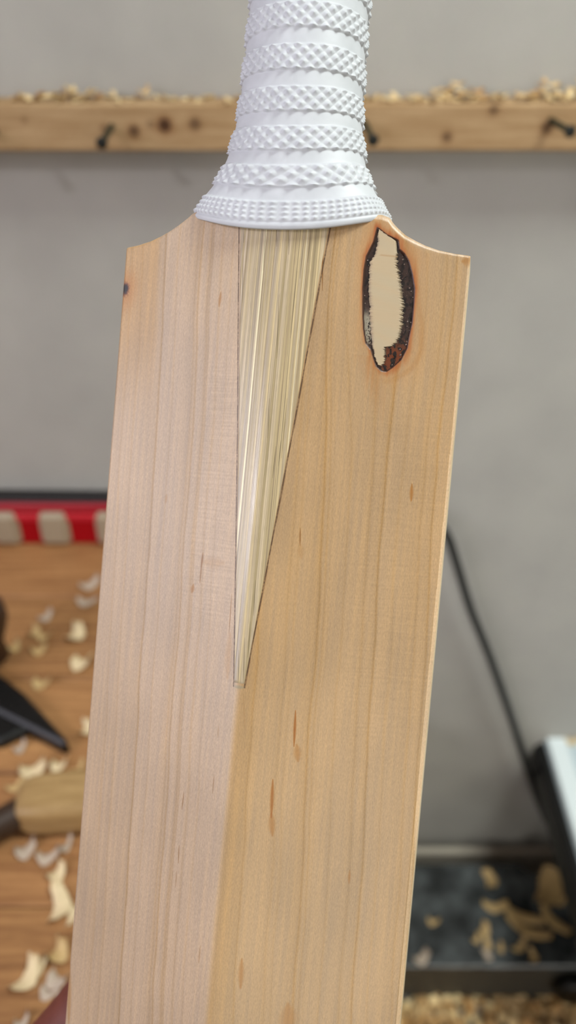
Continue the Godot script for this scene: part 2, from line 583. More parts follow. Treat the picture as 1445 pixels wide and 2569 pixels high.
func blade_material() -> StandardMaterial3D:
	var W := 1024
	var H := 2048
	var streak := noise_image(W, 64, 0.06, 21, 5, W, H).get_data()          # long fibres
	var fine := noise_image(W, 420, 0.30, 22, 2, W, H).get_data()           # short pores along the grain
	var fleck := noise_image(W, 1000, 0.27, 23, 2, W, H).get_data()          # ray fleck
	var blotch := noise_image(64, 96, 0.05, 24, 3, W, H).get_data()         # slow drift of tone
	var cross := noise_image(24, H / 2, 0.35, 25, 2, W, H).get_data()       # tool chatter across the grain
	# tone across the grain: pieces between growth lines, from the photograph's lines at one height
	var tone := PackedFloat32Array()
	var warm := PackedFloat32Array()
	tone.resize(1200)
	warm.resize(1200)
	var lines := []
	for q in [[318, 900, 0.3, 0.35], [345, 900, 0.35, 0.3], [402, 900, 1.0, 0.35], [436, 900, 0.3, 0.3], [492, 900, 0.75, 0.35], [515, 1000, 0.45, 0.3], [545, 900, 0.4, 0.5], [571, 900, 0.3, 0.3], [470, 1600, 0.5, 0.6], [445, 1500, 0.3, 0.4],
			[850, 900, 0.4, 0.4], [872, 700, 0.25, 0.3], [816, 1240, 0.75, 0.4], [878, 1240, 0.3, 0.4], [963, 1240, 0.85, 0.4], [1003, 1240, 0.25, 0.5], [1093, 1240, 0.75, 0.4], [1062, 1240, 0.35, 0.4], [760, 1240, 0.25, 0.4], [915, 1500, 0.35, 0.6], [700, 1900, 0.25, 0.5], [620, 2000, 0.5, 0.4]]:
		var p := on_bat(q[0], q[1])
		lines.append([p.x - 0.028 * -p.y, q[2], q[3] * 0.001])
	for k in 1200:
		var g := (k - 600) / 10000.0
		var t := 0.0
		for l in lines:
			var d: float = g - l[0]
			t -= 0.085 * l[1] * exp(-d * d / (l[2] * l[2]))
			if d < 0.0:
				t -= 0.035 * l[1] * exp(d / 0.0022)
			else:
				t += 0.02 * l[1] * exp(-d / 0.003)
		tone[k] = t
	for k in 1200:
		var g := (k - 600) / 10000.0
		warm[k] = -0.6  - 0.15 * smoothstep(0.018, 0.03, g) + 0.2 * smoothstep(0.034, 0.044, g)
	var rgb := PackedByteArray()
	rgb.resize(W * H * 3)
	var hgt := PackedByteArray()
	hgt.resize(W * H)
	var pc := pocket_box.get_center()
	for j in H:
		var v := 0.014 - 0.286 * (j + 0.5) / H
		var corner := 0.12 + 0.88 * smoothstep(-0.06, -0.02, v)
		var drift := 0.028 * -v
		var dv := (v - pc.y) / 0.03
		var ev := exp(-dv * dv)
		var chat := smoothstep(-0.03, -0.045, v) * smoothstep(-0.125, -0.105, v)
		var chat2 := smoothstep(-0.03, -0.05, v) * smoothstep(-0.16, -0.13, v)
		for i in W:
			var k := j * W + i
			var x := -0.056 + 0.112 * (i + 0.5) / W
			var g := x - drift + (blotch[k] - 128) * 0.5e-5
			if x > 0.015:
				var dx := (x - pc.x) / 0.013
				g -= (x - pc.x) * 0.75 * ev * exp(-dx * dx)
			var li := clampi(int(g * 10000.0) + 600, 0, 1199)
			var s := (streak[k] - 128) / 128.0
			var f := (fine[k] - 128) / 128.0
			var fl := (fleck[k] - 128) / 128.0
			var t := 1.0 + tone[li] + 0.05 * s + 0.05 * f + 0.06 * fl + 0.04 * (blotch[k] - 128) / 128.0
			var side := lerpf(1.0, 0.935, smoothstep(-0.0012, 0.0012, x))  # facet right of the ridge coloured darker and yellower for its light
			var cz := 0.0
			if chat > 0.0 and x > -0.026 and x < -0.002:
				cz = chat * (cross[k] - 128) / 128.0 * smoothstep(-0.026, -0.016, x)
			elif chat2 > 0.0 and x > 0.024:
				cz = 0.55 * chat2 * (cross[k] - 128) / 128.0 * smoothstep(0.024, 0.034, x)
			t += 0.05 * cz
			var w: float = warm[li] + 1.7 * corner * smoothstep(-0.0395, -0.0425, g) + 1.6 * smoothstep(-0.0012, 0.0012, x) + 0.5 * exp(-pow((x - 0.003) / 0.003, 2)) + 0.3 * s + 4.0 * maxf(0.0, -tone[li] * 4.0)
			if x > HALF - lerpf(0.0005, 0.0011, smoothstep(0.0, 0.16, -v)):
				t *= 1.22  # right edge strip lightened in colour for the catch-light along it
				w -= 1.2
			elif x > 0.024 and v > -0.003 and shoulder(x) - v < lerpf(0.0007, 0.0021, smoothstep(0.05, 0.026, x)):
				t *= 1.14  # shoulder bevel paled in colour to carry its bright light
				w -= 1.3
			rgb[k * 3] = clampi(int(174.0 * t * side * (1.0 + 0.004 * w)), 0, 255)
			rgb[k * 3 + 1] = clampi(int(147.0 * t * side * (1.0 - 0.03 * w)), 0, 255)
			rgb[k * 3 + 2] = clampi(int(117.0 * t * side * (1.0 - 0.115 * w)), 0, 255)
			hgt[k] = clampi(int(128.0 + 40.0 * f + 62.0 * fl + 45.0 * cz), 0, 255)
	var put := func(i: int, j: int, c: Color, share: float) -> void:
		if i < 0 or j < 0 or i >= W or j >= H or share <= 0.0:
			return
		var k := (j * W + i) * 3
		rgb[k] = int(lerpf(rgb[k], c.r * 255.0, share))
		rgb[k + 1] = int(lerpf(rgb[k + 1], c.g * 255.0, share))
		rgb[k + 2] = int(lerpf(rgb[k + 2], c.b * 255.0, share))
	var tex := func(p: Vector2) -> Vector2: return Vector2((p.x + 0.056) / 0.112 * W, (0.014 - p.y) / 0.286 * H)
	# rust-brown flecks and streaks in the wood: [x, y, x, y, half width, strength, softness below]
	for q in [[810, 575, 808, 728, 2.2, 0.75, 0], [741, 1782, 737, 1872, 2.6, 0.85, 1], [744, 1868, 747, 1908, 7, 0.35, 1], [684, 1955, 680, 2050, 3.4, 0.75, 1], [680, 2040, 683, 2095, 6, 0.4, 1], [753, 1324, 752, 1368, 2.2, 0.65, 0], [754, 1366, 756, 1400, 6, 0.12, 1], [1033, 1214, 1031, 1256, 3.6, 0.55, 1], [877, 2182, 875, 2216, 2.4, 0.4, 1], [606, 2405, 603, 2478, 5, 0.4, 1], [722, 2520, 722, 2590, 14, 0.32, 1],
			[509, 1386, 504, 1425, 3.6, 0.6, 0], [505, 1418, 501, 1462, 2.4, 0.55, 0], [485, 1466, 481, 1486, 4.2, 0.5, 1], [510, 1410, 560, 1412, 9, 0.10, 1], [554, 732, 549, 768, 3.0, 0.42, 1], [461, 1988, 456, 2030, 2.2, 0.45, 0], [449, 2120, 447, 2165, 2.2, 0.45, 0], [443, 2185, 440, 2225, 2.4, 0.25, 0], [537, 1943, 533, 1990, 2.0, 0.35, 0], [548, 1820, 546, 1850, 2.0, 0.22, 0], [581, 1490, 574, 1590, 1.6, 0.55, 0], [577, 1590, 570, 1700, 8, 0.12, 1], [502, 2372, 498, 2415, 2.4, 0.28, 0], [418, 1240, 415, 1262, 3, 0.2, 1], [1160, 655, 1182, 652, 9, 0.4, 1], [175, 2420, 172, 2569, 6, 0.3, 1], [300, 760, 308, 735, 5, 0.5, 0], [610, 1740, 614, 1830, 2, 0.12, 0]]:
		var a: Vector2 = tex.call(on_bat(q[0], q[1]))
		var b: Vector2 = tex.call(on_bat(q[2], q[3]))
		var r: float = q[4]
		var soft: float = 2.2 if q[6] == 1 else 1.4
		for j in range(int(minf(a.y, b.y) - r * 3), int(maxf(a.y, b.y) + r * 3) + 1):
			for i in range(int(minf(a.x, b.x) - r * 4), int(maxf(a.x, b.x) + r * 4) + 1):
				var p := Vector2(i, j)
				var ab := b - a
				var tt := clampf((p - a).dot(ab) / ab.length_squared(), 0, 1)
				var rr := r * (0.18 + 0.82 * sin(PI * (0.04 + 0.9 * tt)))
				var d := (p - a - ab * tt).length() / rr
				put.call(i, j, Color(0.54, 0.31, 0.06) if q[6] == 1 else Color(0.43, 0.26, 0.08), minf(1.0, 1.15 * q[5]) * (1.0 - smoothstep(0.0, soft, d)) * (0.8 + 0.4 * (fine[clampi(j, 0, H - 1) * W + clampi(i, 0, W - 1)] / 255.0)))
	# the small dark knot on the left edge
	var kn: Vector2 = tex.call(on_bat(314, 723))
	for j in range(int(kn.y) - 110, int(kn.y) + 130):
		for i in range(0, int(kn.x) + 130):
			var d := Vector2((i - kn.x), (j - kn.y) * (1.0 if j < kn.y else 0.8)).length() * (1.0 + 0.35 * (fleck[clampi(j, 0, H - 1) * W + clampi(i, 0, W - 1)] - 128) / 128.0)
			put.call(i, j, Color(0.66, 0.43, 0.22), 0.55 * (1.0 - smoothstep(8, 60, d)))
			put.call(i, j, Color(0.33, 0.15, 0.08), 0.85 * (1.0 - smoothstep(8, 18, d)))
			put.call(i, j, Color(0.07, 0.05, 0.06), 0.95 * (1.0 - smoothstep(5, 12, d)))
	# resin stain around the pocket
	var b0: Vector2 = tex.call(pocket_box.position + Vector2(-0.012, pocket_box.size.y + 0.004))
	var b1: Vector2 = tex.call(pocket_box.end + Vector2(0.016, -pocket_box.size.y - 0.02))
	for j in range(maxi(0, int(b0.y)), mini(H, int(b1.y))):
		for i in range(maxi(0, int(b0.x)), mini(W, int(b1.x))):
			var p := Vector2(-0.056 + 0.112 * (i + 0.5) / W, 0.014 - 0.286 * (j + 0.5) / H)
			var d := outline_distance(p, pocket) * 1000.0
			var right := smoothstep(pc.x - 0.004, pc.x + 0.008, p.x)
			var low := smoothstep(pc.y, pc.y - 0.02, p.y)
			var high := smoothstep(pocket_box.end.y - 0.016, pocket_box.end.y - 0.004, p.y)
			var s := (streak[j * W + i] - 128) / 128.0
			var bl := (blotch[j * W + i] - 128) / 128.0
			var reach := lerpf(1.6, 3.6, right) + 1.2 * low + 1.6 * high + 1.2 * s + bl
			var clean := smoothstep(0.0017, 0.0024, shoulder(p.x) - p.y) if p.x > 0.02 else 1.0
			put.call(i, j, Color(0.64, 0.44, 0.25), clean * (0.26 + 0.2 * high) * (1.0 - smoothstep(0.0, 1.9 * reach, d)))
			put.call(i, j, Color(0.56, 0.28, 0.10), clean * lerpf(0.6, 0.8, maxf(right, high)) * (0.75 + 0.5 * s + 0.3 * bl) * (1.0 - smoothstep(0.0, reach * 0.55, d)))
			if right > 0.3:
				# an amber thread leaving the pocket on its right
				var c := absf(d - 2.6 - 1.6 * sin(p.y * 160.0) - 0.6 * bl)
				put.call(i, j, Color(0.55, 0.32, 0.09), 0.15 * right * (1.0 - smoothstep(0.2, 1.3, c)))
			put.call(i, j, Color(0.17, 0.09, 0.06), 0.9 * clean * (1.0 - smoothstep(0.05, 0.45, d)))
			# wavy grain below the pocket
			if p.y < pocket_box.position.y + 0.004 and d > 0.2:
				var q := p - Vector2(on_pocket_tip.x, pocket_box.position.y)
				var an := q.x + 0.35 * q.y
				put.call(i, j, Color(0.58, 0.36, 0.18), 0.4 * exp(-an * an / 6e-6) * smoothstep(-0.02, -0.001, q.y) * (0.6 + 0.8 * s))
	# dark glue lines of the splice
	for j in H:
		var v := 0.014 - 0.286 * (j + 0.5) / H
		if v > -splice_end - 0.0006 and v < 0.008:
			var hw := splice_half(v) + 0.00006
			for sg in [-1.0, 1.0]:
				var xc: float = (sg * hw + 0.056) / 0.112 * W
				var gl: float = fleck[j * W + 40 + int(sg * 9)] / 255.0
				for i in range(int(xc) - 4, int(xc) + 6):
					var d := absf(i + 0.5 - xc - 0.8 * sg)
					put.call(i, j, Color(0.26, 0.18, 0.11), (1.0 - smoothstep(0.5, 1.9 if sg < 0 else 2.3, d)) * (0.5 + 0.5 * smoothstep(0.15, 0.7, gl + 0.25 * sin(v * 700.0))))
					if sg > 0:
						put.call(i, j, Color(0.38, 0.25, 0.13), 0.55 * (1.0 - smoothstep(0.3, 1.2, absf(i + 0.5 - xc - 3.2))) * smoothstep(0.3, 0.6, 0.5 + 0.5 * sin(v * 230.0)))
	# pencil-grey dab of glue at the tip
	var tip: Vector2 = tex.call(Vector2(0, -splice_end - 0.0004))
	for j in range(int(tip.y) - 5, int(tip.y) + 7):
		for i in range(int(tip.x) - 22, int(tip.x) + 20):
			put.call(i, j, Color(0.52, 0.5, 0.42), 0.6 * (1.0 - smoothstep(0.4, 1.0, Vector2((i - tip.x) / 20.0, (j - tip.y) / 4.5).length())))
	var m := mat(Color.WHITE, 0.43, 0.0, 0.5)
	m.albedo_texture = ImageTexture.create_from_image(Image.create_from_data(W, H, false, Image.FORMAT_RGB8, rgb))
	m.texture_repeat = false
	m.heightmap_enabled = true
	m.heightmap_scale = 0.0042
	m.heightmap_texture = ImageTexture.create_from_image(Image.create_from_data(W, H, false, Image.FORMAT_L8, hgt))
	var em := mat(Color(0.87, 0.78, 0.64), 0.5)
	em.albedo_texture = noise_tex(128, 0.05, 9, Color(0.88, 0.86, 0.83), Color(1, 1, 1))
	M.edge_wood = em
	return m

var on_pocket_tip := Vector2(0.0285, 0)

func build_splice(bat: Node3D) -> void:
	# cane wedge of the handle let into the blade
	var W := 512
	var H := 1024
	var r := RandomNumberGenerator.new()
	r.seed = 5
	var cols := []
	var i := 0
	while i < W:
		var n := r.randi_range(2, 13)
		var shade := r.randf_range(0.76, 0.94)
		var u := float(i) / W
		var grey := clampf(r.randfn(0.5 - 0.5 * u, 0.25), 0, 1)
		var c := Color(0.80, 0.715, 0.55).lerp(Color(0.76, 0.695, 0.63), grey) * shade
		if r.randf() < 0.09: c = Color(0.85, 0.80, 0.66)
		if r.randf() < 0.08: c = Color(0.60, 0.53, 0.42)
		for k in n:
			if i + k < W:
				cols.append([c, 1.0 if k > 0 else 0.93])
		i += n
	var nz := noise_image(W, 24, 0.12, 31, 4, W, H).get_data()
	var pore := noise_image(W, 40, 0.5, 32, 1, W, H).get_data()
	var rgb := PackedByteArray()
	rgb.resize(W * H * 3)
	var hgt := PackedByteArray()
	hgt.resize(W * H)
	for j in H:
		for q in W:
			var k := j * W + q
			var s := (nz[k] - 128) / 128.0
			var pr := 1.0 - 0.10 * smoothstep(190, 226, pore[k])
			var c: Color = cols[q][0] * (cols[q][1] * (1.0 + 0.12 * s) * pr)
			rgb[k * 3] = clampi(int(c.r * 255), 0, 255); rgb[k * 3 + 1] = clampi(int(c.g * 255), 0, 255); rgb[k * 3 + 2] = clampi(int(c.b * 255), 0, 255)
			hgt[k] = clampi(int(128 + 60 * s + 300 * (cols[q][1] - 1.0) - 60 * (1.0 - pr)), 0, 255)
	# dark gaps between canes: [x top, y top, x bottom, y bottom]
	for g in [[780, 580, 772, 660], [745, 680, 728, 850], [762, 600, 752, 700], [700, 740, 694, 900], [668, 560, 660, 680], [676, 1000, 671, 1100], [692, 1120, 684, 1200], [641, 1455, 636, 1545], [628, 1560, 622, 1650], [614, 1600, 610, 1718], [599, 1630, 598, 1718], [610, 640, 608, 760], [720, 1000, 706, 1150], [612, 580, 611, 610], [694, 572, 694, 620], [725, 572, 724, 640], [705, 1105, 698, 1170]]:
		var a := on_bat(g[0], g[1])
		var b := on_bat(g[2], g[3])
		var ja := int((0.006 - a.y) / (splice_end + 0.006) * H)
		var jb := int((0.006 - b.y) / (splice_end + 0.006) * H)
		for j in range(clampi(ja, 0, H - 1), clampi(jb, 0, H - 1)):
			var t := float(j - ja) / maxf(1, jb - ja)
			var xc := (lerpf(a.x, b.x, t) + 0.014) / 0.028 * W
			for q in range(int(xc) - 3, int(xc) + 4):
				var sh := 0.7 * sin(PI * (0.08 + 0.84 * t)) * (1.0 - smoothstep(0.6, 2.6, absf(q - xc)))
				var k := j * W + clampi(q, 0, W - 1)
				for ch in 3: rgb[k * 3 + ch] = int(lerpf(rgb[k * 3 + ch], [86, 74, 56][ch], sh))
				hgt[k] = int(hgt[k] * (1.0 - 0.5 * sh))
	var m := mat(Color.WHITE, 0.27, 0.0, 0.5)
	m.albedo_texture = ImageTexture.create_from_image(Image.create_from_data(W, H, false, Image.FORMAT_RGB8, rgb))
	m.heightmap_enabled = true
	m.heightmap_scale = 0.006
	m.heightmap_texture = ImageTexture.create_from_image(Image.create_from_data(W, H, false, Image.FORMAT_L8, hgt))
	m.texture_repeat = false
	var nu := 61
	var nv := 180
	var v := PackedVector3Array()
	var uv := PackedVector2Array()
	for j in nv:
		var y := lerpf(-splice_end, 0.0055, float(j) / (nv - 1))
		var hw := splice_half(y)
		for a in nu:
			var t := 2.0 * a / (nu - 1) - 1.0
			var x := t * hw
			var z := blade_z(x, y) + 0.00007
			if a == 0 or a == nu - 1 or j == 0:
				z -= 0.0005
			v.append(Vector3(x, y, z))
			uv.append(Vector2((x + 0.014) / 0.028, (0.006 - y) / (splice_end + 0.006)))
	var o := part("handle_splice", sheet(v, nu, nv, uv), m, bat)
	o.set_meta("label", "wedge of pale striped cane let into the blade")

func build_plug(bat: Node3D) -> void:
	# dark glossy resin lining the pocket
	var W := 256
	var H := 512
	var b := pocket_box.grow(0.0004)
	var n1 := noise_image(W, H, 0.035, 41, 4).get_data()
	var n2 := noise_image(W, H, 0.09, 42, 3).get_data()
	var rgb := PackedByteArray()
	rgb.resize(W * H * 3)
	for j in H:
		for i in W:
			var k := j * W + i
			var p := Vector2(b.position.x + b.size.x * i / W, b.end.y - b.size.y * j / H)
			var low := smoothstep(0.3, 0.12, (p.y - b.position.y) / b.size.y) * smoothstep(0.35, 0.6, (p.x - b.position.x) / b.size.x)
			var c := Color(0.19, 0.13, 0.115).lerp(Color(0.38, 0.18, 0.085), low)
			c = c.lerp(Color(0.09, 0.06, 0.06), smoothstep(120, 180, n1[k]))
			c = c.lerp(Color(0.55, 0.48, 0.42), 0.5 * smoothstep(200, 230, n2[k]))
			var wy := (p.y - b.position.y) / b.size.y
			c = c.lerp(Color(0.60, 0.57, 0.5), 0.85 * smoothstep(0.26, 0.2, (p.x - b.position.x) / b.size.x + (n2[k] - 128) / 900.0) * smoothstep(0.15, 0.22, wy) * smoothstep(0.46, 0.36, wy))
			rgb[k * 3] = int(c.r * 255); rgb[k * 3 + 1] = int(c.g * 255); rgb[k * 3 + 2] = int(c.b * 255)
	var m := mat(Color.WHITE, 0.14, 0.0, 0.6)
	m.albedo_texture = ImageTexture.create_from_image(Image.create_from_data(W, H, false, Image.FORMAT_RGB8, rgb))
	m.heightmap_enabled = true
	m.heightmap_scale = 0.02
	m.heightmap_texture = ImageTexture.create_from_image(noise_image(W, H, 0.022, 43, 3))
	m.texture_repeat = false
	var rows := 220
	var cuts := []
	for j in rows + 1:
		cuts.append(span(pocket, lerpf(pocket_box.position.y + 0.0002, pocket_box.end.y - 0.0002, float(j) / rows)))
	var v := PackedVector3Array()
	var uv := PackedVector2Array()
	var nu := 31
	for j in rows + 1:
		var y := lerpf(pocket_box.position.y + 0.0002, pocket_box.end.y - 0.0002, float(j) / rows)
		for i in nu:
			var x := lerpf(cuts[j].x - 0.0002, cuts[j].y + 0.0002, float(i) / (nu - 1))
			var z := blade_z(x, y) - 0.00055 + 0.00006 * sin(x * 1300.0 + y * 500.0) * sin(y * 900.0)
			var hole := Vector2((x - on_pocket_tip.x) / 0.0018, (y - pocket_box.position.y - 0.0014) / 0.0011).length()
			z -= 0.0009 * (1.0 - smoothstep(0.5, 1.0, hole))
			v.append(Vector3(x, y, z))
			uv.append(Vector2((x - b.position.x) / b.size.x, (b.end.y - y) / b.size.y))
	var o := part("resin_fill", sheet(v, nu, rows + 1, uv), m, bat)
	o.set_meta("label", "dark glossy resin around the filled knot hole")
	# small bubbles frozen in the resin
	var bub := begin()
	var r := RandomNumberGenerator.new()
	r.seed = 3
	for q in [[1020, 857, 2.2], [1031, 808, 2.4], [1022, 806, 2.2], [1021, 818, 1.6], [1028, 828, 1.8], [1004, 890, 2.6], [983, 915, 1.6], [1003, 876, 2.0], [1027, 722, 2.0], [1031, 730, 1.8], [1010, 650, 2.2], [1014, 662, 1.8], [1036, 745, 1.8], [1018, 864, 2.4], [914, 741, 1.8], [915, 760, 1.8], [922, 652, 1.8]]:
		var p := on_bat(q[0], q[1])
		var s := SphereMesh.new()
		s.radius = q[2] / 8000.0
		s.height = s.radius * 1.4
		s.radial_segments = 12
		s.rings = 6
		bub.append_from(s, 0, Transform3D(Basis(Vector3.RIGHT, PI / 2), Vector3(p.x, p.y, blade_z(p.x, p.y) - 0.0005)))
	part("resin_bubbles", bub.commit(), mat(Color(0.35, 0.27, 0.23), 0.06, 0.0, 0.8), o).set_meta("kind", "stuff")
	# pale wood plug with frayed sides
	var inner := trail([[950, 574], [945, 612], [936, 643], [926, 656], [923, 710], [925, 765], [927, 814], [932, 858], [938, 890], [946, 914], [960, 919], [966, 905], [965, 885], [970, 870], [990, 866], [1004, 848], [1011, 814], [1013, 768], [1010, 723], [1004, 692], [999, 668], [997, 637], [995, 604], [975, 590]])
	var lo := 1e9
	var hi := -1e9
	for p in inner:
		lo = minf(lo, p.y)
		hi = maxf(hi, p.y)
	var nr := 640
	var nw := 15
	var pv := PackedVector3Array()
	var pc := PackedColorArray()
	var drift := 0.0
	var drift2 := 0.0
	for j in nr + 1:
		var y := lerpf(lo + 0.0001, hi - 0.0001, float(j) / nr)
		var c := span(inner, y)
		drift = drift * 0.55 + r.randfn(0.0, 0.00016)
		drift2 = drift2 * 0.9 + r.randfn(0.0, 0.00005)
		var fray := 1.0 - smoothstep(on_bat(990, 640).y, on_bat(990, 625).y, y)
		var x0 := c.x + drift2
		var x1 := c.y + drift * 1.5 * fray
		var t0 := r.randf_range(0.982, 1.01)
		var soak := pow(r.randf(), 2.0) * 0.22
		for i in nw:
			var t := float(i) / (nw - 1)
			var x := lerpf(x0, x1, t)
			var side := minf(t, 1.0 - t) * 2.0
			var z := blade_z(x, y) - 0.00012 - 0.00055 * (1.0 - smoothstep(0.0, 0.16, side))
			pv.append(Vector3(x, y, z))
			var k := Color(0.40, 0.30, 0.185) * t0
			k = k.lerp(Color(0.37, 0.31, 0.21), 0.4 * absf(sin(j * 0.04 + t * 2.0) * sin(j * 0.013)))
			k = k.lerp(Color(0.05, 0.043, 0.04), (0.85 if t > 0.5 else 0.4) * (1.0 - smoothstep(0.0, 0.10 + (soak * fray if t > 0.5 else 0.0), side)) * r.randf_range(0.5, 1.0))
			if absf(y - on_bat(970, 641).y) < 0.00025 and t > 0.25: k = Color(0.36, 0.24, 0.13)
			pc.append(k)
	var pm := mat(Color.WHITE, 0.6)
	pm.vertex_color_use_as_albedo = true
	var pl := part("wood_plug", sheet(pv, nw, nr + 1, PackedVector2Array(), pc), pm, bat)
	pl.set_meta("label", "pale frayed wood filling the knot hole")

func span(poly: PackedVector2Array, y: float) -> Vector2:
	var r := Vector2(1e9, -1e9)
	for i in poly.size():
		var a := poly[i]
		var b := poly[(i + 1) % poly.size()]
		if (a.y > y) != (b.y > y):
			var x := (b.x - a.x) * (y - a.y) / (b.y - a.y) + a.x
			r = Vector2(minf(r.x, x), maxf(r.y, x))
	if r.x > r.y:
		r = Vector2(poly[0].x, poly[0].x)
	return r

func lookup(xs: Array, ys: Array, x: float) -> float:
	if x <= xs[0]:
		return ys[0]
	for k in xs.size() - 1:
		if x <= xs[k + 1]:
			return lerpf(ys[k], ys[k + 1], smoothstep(xs[k], xs[k + 1], x) * 0.4 + 0.6 * (x - xs[k]) / (xs[k + 1] - xs[k]))
	return ys[ys.size() - 1]

func build_grip(bat: Node3D) -> void:
	var nt := 481
	var step := 0.00025
	var nv := int(0.118 / step)
	# edges of the knurled bands along the front, in millimetres above the shoulder line
	var bands := [[4.4, 10.4], [14.4, 20.7], [24.9, 31.8], [36.0, 43.0], [47.7, 54.9], [59.6, 66.8], [71.5, 78.7], [83.4, 90.6], [95.3, 102.5], [107.2, 114.4]]
	var rx_v := [0.0, 8.5, 11.0, 14.5, 19.5, 24.0, 29.0, 35.0, 41.0, 53.0, 66.0, 120.0]
	var rx_r := [31.4, 31.4, 30.6, 28.4, 25.1, 22.8, 21.2, 20.1, 19.2, 18.6, 18.3, 18.0]
	var rz_v := [0.0, 5.0, 10.0, 14.0, 20.0, 30.0, 45.0, 60.0]
	var rz_r := [17.3, 17.2, 17.1, 17.0, 17.0, 17.2, 17.6, 17.9]
	var v := PackedVector3Array()
	v.resize(nt * (nv + 4))
	var row := 0
	for j in range(-3, nv + 1):
		var f := 2.5 + maxf(j, 0) * step * 1000.0           # millimetres along the front
		var off := 1.8 + 5.2 * pow(clampf((67.0 - f) / 64.0, 0, 1), 1.6)
		var band := -1
		for k in bands.size():
			if f > bands[k][0] - 0.35 and f < bands[k][1] + 0.2:
				band = k
		var rise := 0.0
		var lo := 0.0
		var inb := 0.0
		if band >= 0:
			lo = bands[band][0]
			rise = smoothstep(lo - 0.3, lo + 0.1, f) * smoothstep(bands[band][1] + 0.2, bands[band][1] - 0.5, f)
			inb = rise
		# the lower lip of the collar
		var lip := 0.0
		if f < 4.3:
			lip = 0.35 * (1.0 - pow(absf(f - 3.4) / 0.95, 2))
		var count := 76.0 if band == 0 else 31.0
		for i in nt:
			var th := TAU * i / (nt - 1)
			var s := sin(th)
			var c := cos(th)
			var y := f + off * s * s * (1.0 if c > 0 else 1.0)
			var rx := lookup(rx_v, rx_r, y)
			var rz := lookup(rz_v, rz_r, f)
			var ex := lerpf(0.86, 1.0, smoothstep(4.0, 30.0, f))
			var px := rx * signf(s) * pow(absf(s), ex)
			var pz := rz * signf(c) * pow(absf(c), ex)
			var h := -0.15 + lip
			if band >= 0:
				var w: float
				if band == 0:
					var ta := 1.0 - absf(2.0 * fposmod(th / TAU * count, 1.0) - 1.0)
					var tb := 1.0 - absf(2.0 * fposmod((f - lo) / 1.5, 1.0) - 1.0)
					w = pow(ta * tb, 1.1) * 0.72
				else:
					var u := th / TAU * count
					var q := (f - lo) / 3.5
					var ta := 1.0 - absf(2.0 * fposmod(u + q, 1.0) - 1.0)
					var tb := 1.0 - absf(2.0 * fposmod(u - q, 1.0) - 1.0)
					w = pow(ta * tb, 1.0) * 0.9
				h += rise * 0.32 + inb * w
			else:
				h += 0.0
			if j == -3: h = -3.2
			if j == -2: h -= 0.5
			if j == -1: h -= 0.1
			var n := Vector2(px / (rx * rx), pz / (rz * rz)).normalized()
			v[row * nt + i] = Vector3(-0.0011 + (px + n.x * h) * 0.001, (y + (0.0 if j > -1 else -0.15 * (-j))) * 0.001 if j > -3 else (y + 0.4) * 0.001, -0.003 + (pz + n.y * h) * 0.001)
		row += 1
	var m := textured(noise_tex(256, 0.03, 17, Color(0.715, 0.725, 0.745), Color(0.775, 0.785, 0.805)), 0.48, 0.45)
	m.uv1_triplanar = true
	m.uv1_scale = Vector3(14, 14, 14)
	var g := part("rubber_grip", sheet(v, nt, row, PackedVector2Array(), PackedColorArray(), true), m, bat)
	g.set_meta("label", "white rubber grip with knurled rings")
	# the rest of the grip up to its end, out of the frame
	part("grip_end", lathe([[0.0178, 0.118], [0.0180, 0.14], [0.0180, 0.20], [0.0182, 0.262], [0.017, 0.270], [0.010, 0.274], [0.0, 0.275]], 48), m, g, Vector3(-0.0011, 0, -0.003))

# ------------------------------------------------------------------ the hand that holds the bat from behind
func capsule(p: Vector3, a: Vector3, b: Vector3, ra: float, rb: float) -> float:
	var ab := b - a
	var t := clampf((p - a).dot(ab) / ab.length_squared(), 0, 1)
	return (p - a - ab * t).length() - lerpf(ra, rb, t)

